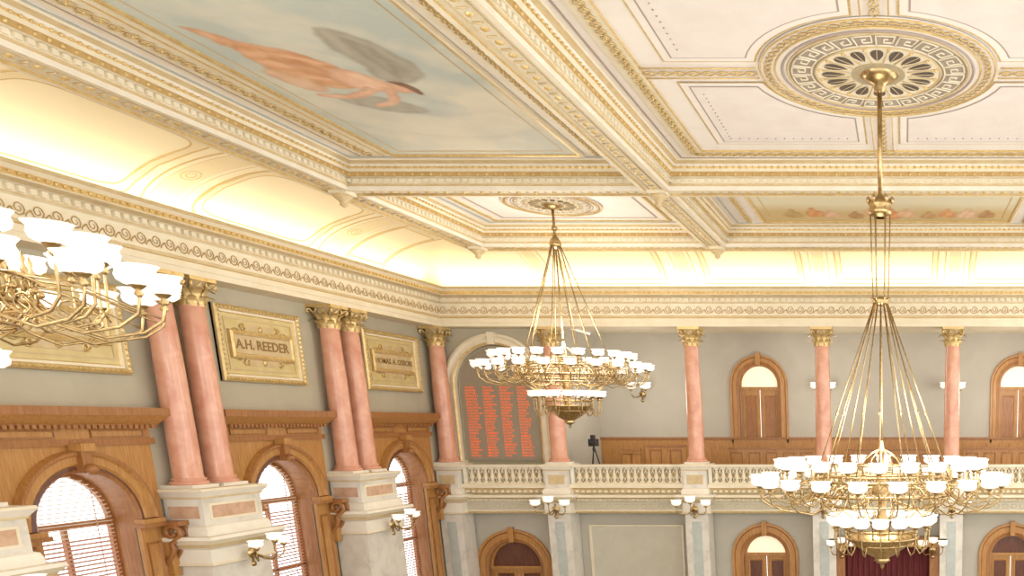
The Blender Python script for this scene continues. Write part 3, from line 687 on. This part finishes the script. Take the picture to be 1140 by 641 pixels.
# ---------------------------------------------------------------- windows in the side wall
def window(i,c):
    e=empty('window_%d'%i,(0,0,0),kind='structure');z=XW
    ys=-2.0;yb=-5.6;r=1.05
    b=MB(TL);arch_wall(b,c-1.68,c+1.68,-7,-.15,[(c,r,ys,yb)],'wood',0,z=z+.08)
    b.add([(c-1.68,-7,z),(c-1.68,-7,z+.08),(c-1.68,-.15,z+.08),(c-1.68,-.15,z)],[(0,1,2,3)],'wood2')
    b.add([(c+1.68,-7,z),(c+1.68,-7,z+.08),(c+1.68,-.15,z+.08),(c+1.68,-.15,z)],[(0,1,2,3)],'wood2')
    b.obj('casing',parent=e)
    b=MB(TL);b.sweep(arch_path(c,r,ys,ys,20),[(.0,z-.2),(0,z+.12),(-.05,z+.16),(-.12,z+.14),(-.16,z+.18),(-.3,z+.18),(-.34,z+.24),(-.4,z+.24),(-.42,z+.08)],['wood2','wood2','woodd','wood','wood','wood','wood2','wood'])
    b.obj('archivolt',parent=e)
    b=MB(TL)
    for s in (-1,1):
        x=c+s*1.27
        b.box(x-.24,x+.24,yb,ys-.18,z+.05,z+.14,'wood').box(x-.3,x+.3,ys-.18,ys-.1,z+.05,z+.3,'wood2').box(x-.27,x+.27,ys-.1,ys,z+.05,z+.26,'wood')
        b.sweep(rect(x-.17,x+.17,yb+.2,ys-.5),[(0,z+.14),(0,z+.17),(.04,z+.16),(.05,z+.14)],'wood2',closed=True)
    b.obj('pilasters',parent=e)
    for s in (-1,1):
        b=MB(TL);x=c+s*1.62;pts=[]
        for q in range(22):
            t=q/21
            if t<.5: a=2*pi*t*2.2;rr=.05+.16*t*2; pts.append((z+.34+rr*math.cos(a),ys-.35-rr*math.sin(a)))
            else: u=(t-.5)*2;pts.append((z+.3-.2*u+.08*math.sin(u*pi*2),ys-.55-.75*u))
        b.box(x-.14,x+.14,ys-.2,ys-.1,z+.05,z+.55,'wood2')
        for dx in (-.1,.1): b.tube([(x+dx,p[1],p[0]) for p in pts],.06,6,'wood2')
        b.box(x-.1,x+.1,ys-1.3,ys-.2,z+.05,z+.25,'wood')
        b.obj('console',parent=e)
    b=MB(TL);b.box(c-.1,c+.1,ys+r-.02,ys+r+.5,z+.1,z+.3,'wood2').box(c-.15,c+.15,ys+r+.4,ys+r+.55,z+.1,z+.36,'wood').ball((c,ys+r+.05,z+.34),.12,'wood2');b.obj('keystone',parent=e)
    b=MB(TL)
    b.box(c-1.75,c+1.75,-.45,-.32,z,z+.14,'wood2').box(c-1.7,c+1.7,-.32,-.12,z,z+.1,'wood').box(c-1.8,c+1.8,-.12,-.04,z,z+.2,'wood2')
    b.add([(c-1.82,-.04,z+.2),(c+1.82,-.04,z+.2),(c+1.95,.14,z+.4),(c-1.95,.14,z+.4)],[(0,1,2,3)],'wood')
    b.add([(c-1.82,-.04,z),(c-1.82,-.04,z+.2),(c-1.95,.14,z+.4),(c-1.95,.14,z)],[(0,1,2,3)],'wood')
    b.add([(c+1.82,-.04,z),(c+1.82,-.04,z+.2),(c+1.95,.14,z+.4),(c+1.95,.14,z)],[(0,1,2,3)],'wood')
    b.box(c-1.97,c+1.97,.14,.3,z,z+.42,'wood2')
    m=26
    for q in range(m):
        x=c-1.7+3.4*(q+.5)/m;b.box(x-.04,x+.04,-.12,-.05,z+.2,z+.26,'wood2')
    for s in (-1,1):
        b.sweep(rect(c+s*.95-.6,c+s*.95+.6,-.3,-.14),[(0,z+.1),(0,z+.13),(.03,z+.12)],'wood2',closed=True)
    b.obj('hood_cornice',parent=e)
    zz=z-.5
    b=MB(TL)
    b.sweep(arch_path(c,r,ys,yb,20),[(0,zz),(0,zz+.08),(.09,zz+.08),(.09,zz)],'wood2')
    b.box(c-r,c+r,ys-.08,ys+.04,zz,zz+.1,'wood2').box(c-.04,c+.04,yb,ys,zz,zz+.08,'wood2').box(c-r,c+r,-3.9,-3.8,zz,zz+.08,'wood2')
    b.obj('sash',parent=e)
    b=MB(TL);y=yb+.1
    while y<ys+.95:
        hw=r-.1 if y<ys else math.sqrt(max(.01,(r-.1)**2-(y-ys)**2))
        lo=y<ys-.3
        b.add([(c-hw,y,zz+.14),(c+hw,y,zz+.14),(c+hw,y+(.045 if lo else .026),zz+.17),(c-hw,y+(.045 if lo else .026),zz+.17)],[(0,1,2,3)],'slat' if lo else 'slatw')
        y+=.085
    for s in (-.6,.6): b.tube([(c+s,yb,zz+.16),(c+s,ys+.7,zz+.16)],.012,4,'slat')
    b.obj('blind',parent=e)
for i,c in enumerate(WIN): window(i+1,c)
# ---------------------------------------------------------------- name plaques
def plaque(c,hw,body,size,label):
    e=empty('name_plaque',(XW,c,.97),label,'plaque');H=1.78
    b=MB(TL);b.box(-hw,hw,0,H,0,.05,'panelgold');b.obj('panel',parent=e)
    b=MB(TL);R=rect(-hw,hw,0,H)
    b.sweep(R,[(0,0),(0,.1),(.05,.14),(.1,.12),(.12,.08),(.17,.08),(.19,.05)],['tan','gold','gold','tan','cream','gold'],closed=True)
    along(R+[R[0]],.11,lambda p,d,n:b.ball((p.x+n.x*.07,p.y+n.y*.07,.14),.03,'gold',n=5))
    b.sweep(rect(-hw+.28,hw-.28,.28,H-.28),[(0,.05),(0,.07),(.03,.07),(.03,.05)],'tan',closed=True)
    b.obj('frame',parent=e)
    b=MB(TL);w=hw-.4;y0=.6;y1=1.18
    P=rect(-w,w,y0,y1)
    b.box(-w,w,y0,y1,.05,.1,'tan')
    b.sweep(P,[(-.05,.05),(-.04,.12),(.02,.15),(.06,.13),(.08,.1)],['brown','gold','gold','tan'],closed=True)
    for q in (-1,1):
        y=.89+q*.4
        b.box(-.5,.5,y-.09,y+.09,.05,.08,'tan')
        for s in (-1,1):
            pts=[]
            for i in range(12):
                t=i/11;a=t*3*pi;rr=.1*(1-.7*t);pts.append((s*(.55+rr*math.cos(a)),y+rr*math.sin(a)*q,.08))
            b.tube(pts,.02,5,'gold')
            b.tube([(s*.6,y-.1*q,.08),(s*.8,y-.02*q,.08),(s*(w-.05),y-.1*q,.08)],.016,5,'gold')
        b.ball((0,y,.08),.08,'gold',sz=.6,n=8)
    b.obj('cartouche',parent=e)
    words=body.split();ms=[]
    for wd in words:
        me=text_mesh(wd,size,'text',.004,bold=.006*size/.3);xs=[v.co.x for v in me.vertices];ms.append((me,min(xs),max(xs)))
    gap=size*.32;tot=sum(m[2]-m[1] for m in ms)+gap*(len(ms)-1);x=-tot/2
    for me,a,c2 in ms:
        o=put(me,'lettering',parent=e,loc=(.106,x-a,.89));o.rotation_euler=(pi/2,0,pi/2);x+=c2-a+gap
plaque(16.6,1.45,'JOHN W. GEARY',.27,'cream and gilt framed wall plaque partly behind a chandelier')
plaque(21.88,1.4,'A.H. REEDER',.32,'cream and gilt framed wall plaque lettered A.H. REEDER')
plaque(27.4,1.45,'THOMAS A. OSBORN',.23,'cream and gilt framed wall plaque beside the corner column')
# ---------------------------------------------------------------- light fittings
shade=MB();shade.lathe([(.05,0),(.11,.012),(.165,.05),(.18,.1),(.165,.14),(.17,.16),(.205,.2),(.195,.2),(.16,.16),(.15,.1),(.08,.03),(.001,.02)],(0,0,0),14,'glow',flute=.02)
shade_me=None
def add_shade(par,loc,s=1):
    global shade_me
    if shade_me is None:
        o=shade.obj('glass_shade',parent=par,loc=loc);shade_me=o.data
    else: o=put(shade_me,'glass_shade',parent=par,loc=loc)
    o.scale=(s,s,s);return o
def arm_mesh(r0,z0,r1,z1,curl):
    b=MB();L=r1-r0
    b.tube([(r0,0,z0-.1),(r0+L*.2,0,z0-.28),(r0+L*.5,0,z0-.38),(r0+L*.8,0,z0-.32),(r0+L*.97,0,z0-.2),(r1,0,z1-.1),(r1,0,z1)],.014,5,'brass')
    if curl:
        b.tube([(r0+L*.42+.11*math.cos(a)*(1-a/12),0,z0-.2+.11*math.sin(a)*(1-a/12)) for a in [q*.7 for q in range(12)]],.009,4,'brass')
        b.tube([(r0,0,z0+.1),(r0+L*.4,0,z0+.06),(r0+L*.75,0,z0-.1),(r0+L*.95,0,z0-.18)],.009,4,'brass')
    b.lathe([(.015,-.1),(.04,-.07),(.02,-.04),(.05,-.015),(.075,.01),(.08,.03),(.05,.02)],(r1,0,z1),8,'brass')
    return b
arms={}
def add_arm(e,kind,ang,r0,z0,r1,z1,s=1):
    if kind not in arms: o=arm_mesh(r0,z0,r1,z1,kind=='a').obj('light_arm',parent=e);arms[kind]=o.data
    else: o=put(arms[kind],'light_arm',parent=e)
    o.rotation_euler=(0,0,ang);add_shade(o,(r1,0,z1),s)
meshc={}
def shared(key,name,parent,fn,loc=None):
    if key not in meshc: o=fn().obj(name,parent=parent,loc=loc);meshc[key]=o.data
    else: o=put(meshc[key],name,parent=parent,loc=loc)
    return o
def ring_mesh():
    b=MB()
    for z,r,w in ((-.12,1.25,.03),(.12,1.25,.025),(.2,1.1,.015),(-.3,1.1,.02)):
        b.tube([(r*math.cos(2*pi*i/48),r*math.sin(2*pi*i/48),z) for i in range(48)],w,5,'brass',closed=True)
    for sg in (1,-1):
        b.tube([(1.26*math.cos(2*pi*i/192),1.26*math.sin(2*pi*i/192),sg*.09*math.sin(i*pi/4)) for i in range(192)],.012,4,'brass',closed=True)
    for i in range(24):
        a=2*pi*i/24;b.ball((1.28*math.cos(a),1.28*math.sin(a),0),.035,'brass');
        b.tube([(1.25*math.cos(a),1.25*math.sin(a),-.12),(1.1*math.cos(a),1.1*math.sin(a),-.3)],.01,4,'brass')
        b.lathe([(.015,.12),(.03,.18),(.012,.23),(.025,.28),(.001,.34)],(1.25*math.cos(a),1.25*math.sin(a),0),5,'brass')
    for i in range(8):
        a=2*pi*i/8;b.tube([(1.1*math.cos(a),1.1*math.sin(a),-.3),(.6*math.cos(a),.6*math.sin(a),-.4),(.1*math.cos(a),.1*math.sin(a),-.2)],.015,4,'brass')
    return b
def stem_mesh():
    b=MB()
    b.lathe([(.03,.8),(.05,.65),(.1,.6),(.05,.55),(.06,.4),(.12,.3),(.08,.15),(.13,0),(.16,-.1),(.1,-.25),(.08,-.5),(.13,-.6),(.1,-.9)],(0,0,0),12,'brass')
    for i in range(12):
        a=2*pi*i/12
        b.tube([(r*math.cos(a),r*math.sin(a),z) for r,z in ((.38,.2),(.4,.35),(.32,.48),(.18,.58),(.06,.64))],.01,4,'brass')
    for r,z in ((.39,.2),(.41,.36)): b.tube([(r*math.cos(2*pi*i/24),r*math.sin(2*pi*i/24),z) for i in range(24)],.016,4,'brass',closed=True)
    return b
def lower_mesh():
    b=MB()
    for r,z,w in ((.66,-.92,.025),(.62,-.78,.02),(.5,-1.05,.02)):
        b.tube([(r*math.cos(2*pi*i/32),r*math.sin(2*pi*i/32),z) for i in range(32)],w,5,'brass',closed=True)
    b.lathe([(.62,-.92),(.6,-.98),(.45,-1.07),(.44,-1.1),(.3,-1.19),(.28,-1.22),(.14,-1.29),(.13,-1.32),(.15,-1.35),(.07,-1.4),(.03,-1.42),(.04,-1.46),(.001,-1.52)],(0,0,0),20,'brass')
    for i in range(14):
        a=2*pi*i/14;b.tube([(1.1*math.cos(a),1.1*math.sin(a),-.3),(.8*math.cos(a),.8*math.sin(a),-.5),(.62*math.cos(a),.62*math.sin(a),-.78)],.012,4,'brass')
        b.tube([(.62*math.cos(a),.62*math.sin(a),-.78),(.64*math.cos(a),.64*math.sin(a),-.92)],.016,4,'brass')
    return b
def chandelier(x,y,z,ztop,kind,label):
    e=empty('chandelier',(x,y,z),label,'chandelier',group='brass ring chandeliers')
    H=ztop-z
    if kind=='big':
        zc=H-2.05;z2=3.15
        b=MB();b.tube([(0,0,zc),(0,0,H)],.04,8,'brass');
        b.obj('ceiling_rod',parent=e)
        b=MB();b.lathe([(.001,0),(.3,0),(.32,-.05),(.22,-.12),(.1,-.18),(.09,-.26),(.04,-.3)],(0,0,H),16,'brass').lathe([(.3,-.01),(.36,-.03),(.3,-.05)],(0,0,H),16,'turq');b.obj('ceiling_boss',parent=e)
        def col():
            b=MB();b.lathe([(.04,.22),(.08,.15),(.17,.12),(.2,.04),(.17,0),(.2,-.05),(.17,-.12),(.08,-.16)],(0,0,0),16,'brass')
            for i in range(6): b.ball((.2*math.cos(i*pi/3),.2*math.sin(i*pi/3),.12),.04,'brass',sz=1.6)
            return b
        shared('col','collar',e,col,(0,0,zc));o=shared('col','collar',e,col,(0,0,z2));o.scale=(.7,.7,.4)
        for i in range(6):
            a=2*pi*i/6;b=MB();b.tube([(.13*math.cos(a),.13*math.sin(a),z2),(.17*math.cos(a),.17*math.sin(a),zc)],.012,5,'brass');b.obj('upper_rod',parent=e)
        zt=z2
    else:
        zt=H-1.0
        b=MB();b.tube([(0,0,zt),(0,0,H)],.035,8,'brass').ball((0,0,zt+.4),.08,'brass').obj('ceiling_rod',parent=e)
        b=MB();b.lathe([(.001,0),(.25,0),(.26,-.05),(.15,-.12),(.05,-.16)],(0,0,H),16,'brass');b.obj('ceiling_boss',parent=e)
        b=MB();b.lathe([(.04,.3),(.06,.2),(.12,.12),(.16,0),(.12,-.08),(.05,-.12)],(0,0,zt),14,'brass');b.obj('collar',parent=e)
        b=MB();b.tube([(0,0,.6),(0,0,zt)],.022,6,'brass');b.obj('center_rod',parent=e)
    n=14 if kind=='big' else 10
    for i in range(n):
        a=2*pi*(i+.5)/n;b=MB();ca,sa=math.cos(a),math.sin(a);r1=1.24 if i%2==0 else .95
        b.tube([(.12*ca,.12*sa,zt-.03),(r1*ca,r1*sa,.15)],.0125,5,'brass')
        if i%2==0: b.ball(((.12+(r1-.12)*.62)*ca,(.12+(r1-.12)*.62)*sa,(zt-.03)+(.15-zt+.03)*.62),.024,'brass',sz=2)
        b.obj('suspension_rod',parent=e)
    shared('ring','ring_frame',e,ring_mesh);shared('stem','center_stem',e,stem_mesh);shared('low','lower_bowl',e,lower_mesh)
    for i in range(22):
        add_arm(e,'a',2*pi*i/22,1.25,0,2.17,.04,.86)
        add_arm(e,'b',2*pi*(i+.5)/22,1.22,.1,1.75,.32,.84)
    for i in range(16): add_arm(e,'c',2*pi*i/16,.62,-.8,.86,-.68,.82)
    return e
chandelier(-.38,15.1,-1.12,5.58,'big','tall brass ring chandelier with milk-glass shades under the large rosette')
chandelier(-9.15,23.45,1.35,5.58,'small','brass ring chandelier with milk-glass shades before the voting board')
chandelier(-8.95,7.3,1.16,5.58,'small','brass ring chandelier with crowded milk-glass shades near the side wall')
def sconce(x,y,z,rot,n,label,group,sp=.42,out=.45,sc=.8):
    e=empty('wall_sconce',(x,y,z),label,'wall lamp',group=group);e.rotation_euler=(0,0,rot)   # local -Y points into the room
    b=MB(TF);b.lathe([(.001,.04),(.1,.03),(.13,.0)],(0,0,0),12,'brass').lathe([(.001,.04),(.06,.03),(.07,.0)],(0,-.25,0),10,'brass');b.tube([(0,-.3,.0),(0,.2,.03)],.03,5,'brass')
    b.obj('backplate',parent=e)
    for i in range(n):
        s=(i-(n-1)/2)/max(1,(n-1)/2) if n>1 else 0
        ex=s*sp;ey=-out-.12*(1-abs(s)) ;ez=.18+(.12 if n==3 and i==1 else 0)
        b=MB();b.tube([(0,-.03,0),(ex*.4,ey*.5,-.14),(ex*.8,ey*.85,-.14),(ex,ey,-.02),(ex,ey,ez)],.018,5,'brass')
        b.lathe([(.02,-.08),(.05,-.05),(.07,0),(.05,.01)],(ex,ey,ez),8,'brass')
        o=b.obj('arm',parent=e);add_shade(o,(ex,ey,ez),sc)
for x in (-10.3,-3.1,1.95): sconce(x,34.0,1.1,0,2,'two-light brass sconce on the grey gallery wall','gallery wall sconces',.56,.45,1.2)
for x in FX[:5]: sconce(x,28.9,-2.95,0,3,'three-light brass sconce on the gallery pier','gallery pier sconces',.5,.45,.95)
for x in (-2.15,1.05): sconce(x,29.2,-4.4,0,3,'three-light brass sconce beside the maroon rostrum drape','rostrum sconces',.35,.3,.9)
for y in (13.7,19.12,24.55): sconce(-15.05,y,-2.95,pi/2,3,'three-light brass sconce on the side wall pedestal','pedestal sconces')
e=empty('tripod_camera',(-11.25,30.9,-2.15),'dark video camera on a tripod at the gallery rail','camera')
b=MB()
for i in range(3):
    a=2*pi*i/3+.3;b.tube([(.32*math.cos(a),.32*math.sin(a),0),(.04*math.cos(a),.04*math.sin(a),1.15)],.025,6,'black')
b.lathe([(.05,1.1),(.06,1.2),(.03,1.3)],(0,0,0),8,'black');b.obj('tripod',parent=e)
MB().box(-.12,.12,-.2,.2,1.3,1.56,'black').box(-.05,.05,-.15,.1,1.56,1.7,'black').obj('camera_body',parent=e)
b=MB();b.tube([(0,-.2,1.42),(0,-.36,1.42)],.07,10,'black').obj('lens',parent=e)

# ---------------------------------------------------------------- lights
def light(kind,loc,power,col,**kw):
    l=bpy.data.lights.new('lamp',kind);l.energy=power;l.color=col
    for k,v in kw.items():
        if k!='rot': setattr(l,k,v)
    o=bpy.data.objects.new('cove_lamp' if kind=='AREA' else 'chandelier_or_fill_lamp',l);bpy.context.collection.objects.link(o);o.location=loc
    if 'rot' in kw: o.rotation_euler=kw['rot']
    return o
warm=(1,.90,.69)
light('AREA',(XE-.15,16,4.40),105,warm,shape='RECTANGLE',size=.2,size_y=26,rot=(0,pi-.2,0))
light('AREA',(-.4,YE+.15,4.40),170,warm,shape='RECTANGLE',size=30,size_y=.2,rot=(pi-.2,0,0))
for (x,y,z) in ((-.38,15.1,-.5),(-9.15,23.45,1.9),(-8.95,7.3,1.9),(8.35,23.45,1.9),(8.35,7.3,1.9)):
    light('POINT',(x,y,z+.3),440,(1,.95,.87),shadow_soft_size=.9)
for x in (-9.6,-2.9,4.0): light('POINT',(x,31.4,.9),105,(1,.94,.86),shadow_soft_size=.7)  # added fill points that brighten the gallery; no chandelier hangs there
w=bpy.data.worlds.new('world');scene.world=w;w.use_nodes=True
bg=w.node_tree.nodes['Background'];bg.inputs[0].default_value=(1,.99,.965,1);bg.inputs[1].default_value=2.35
# ---------------------------------------------------------------- camera
cam=bpy.data.cameras.new('camera');co=bpy.data.objects.new('camera',cam);bpy.context.collection.objects.link(co)
cam.sensor_width=36;cam.lens=36*930/1140;cam.shift_x=(570-1005)/1140;cam.shift_y=(665-320.5)/1140
cam.clip_end=200
co.location=(0,0,0);co.rotation_euler=(pi/2-math.atan(195/930),0,0)
scene.camera=co
scene.view_settings.view_transform='Standard'
scene.view_settings.exposure=.2
for o in bpy.data.objects:
    if o.parent is None: o.location.z+=LIFT
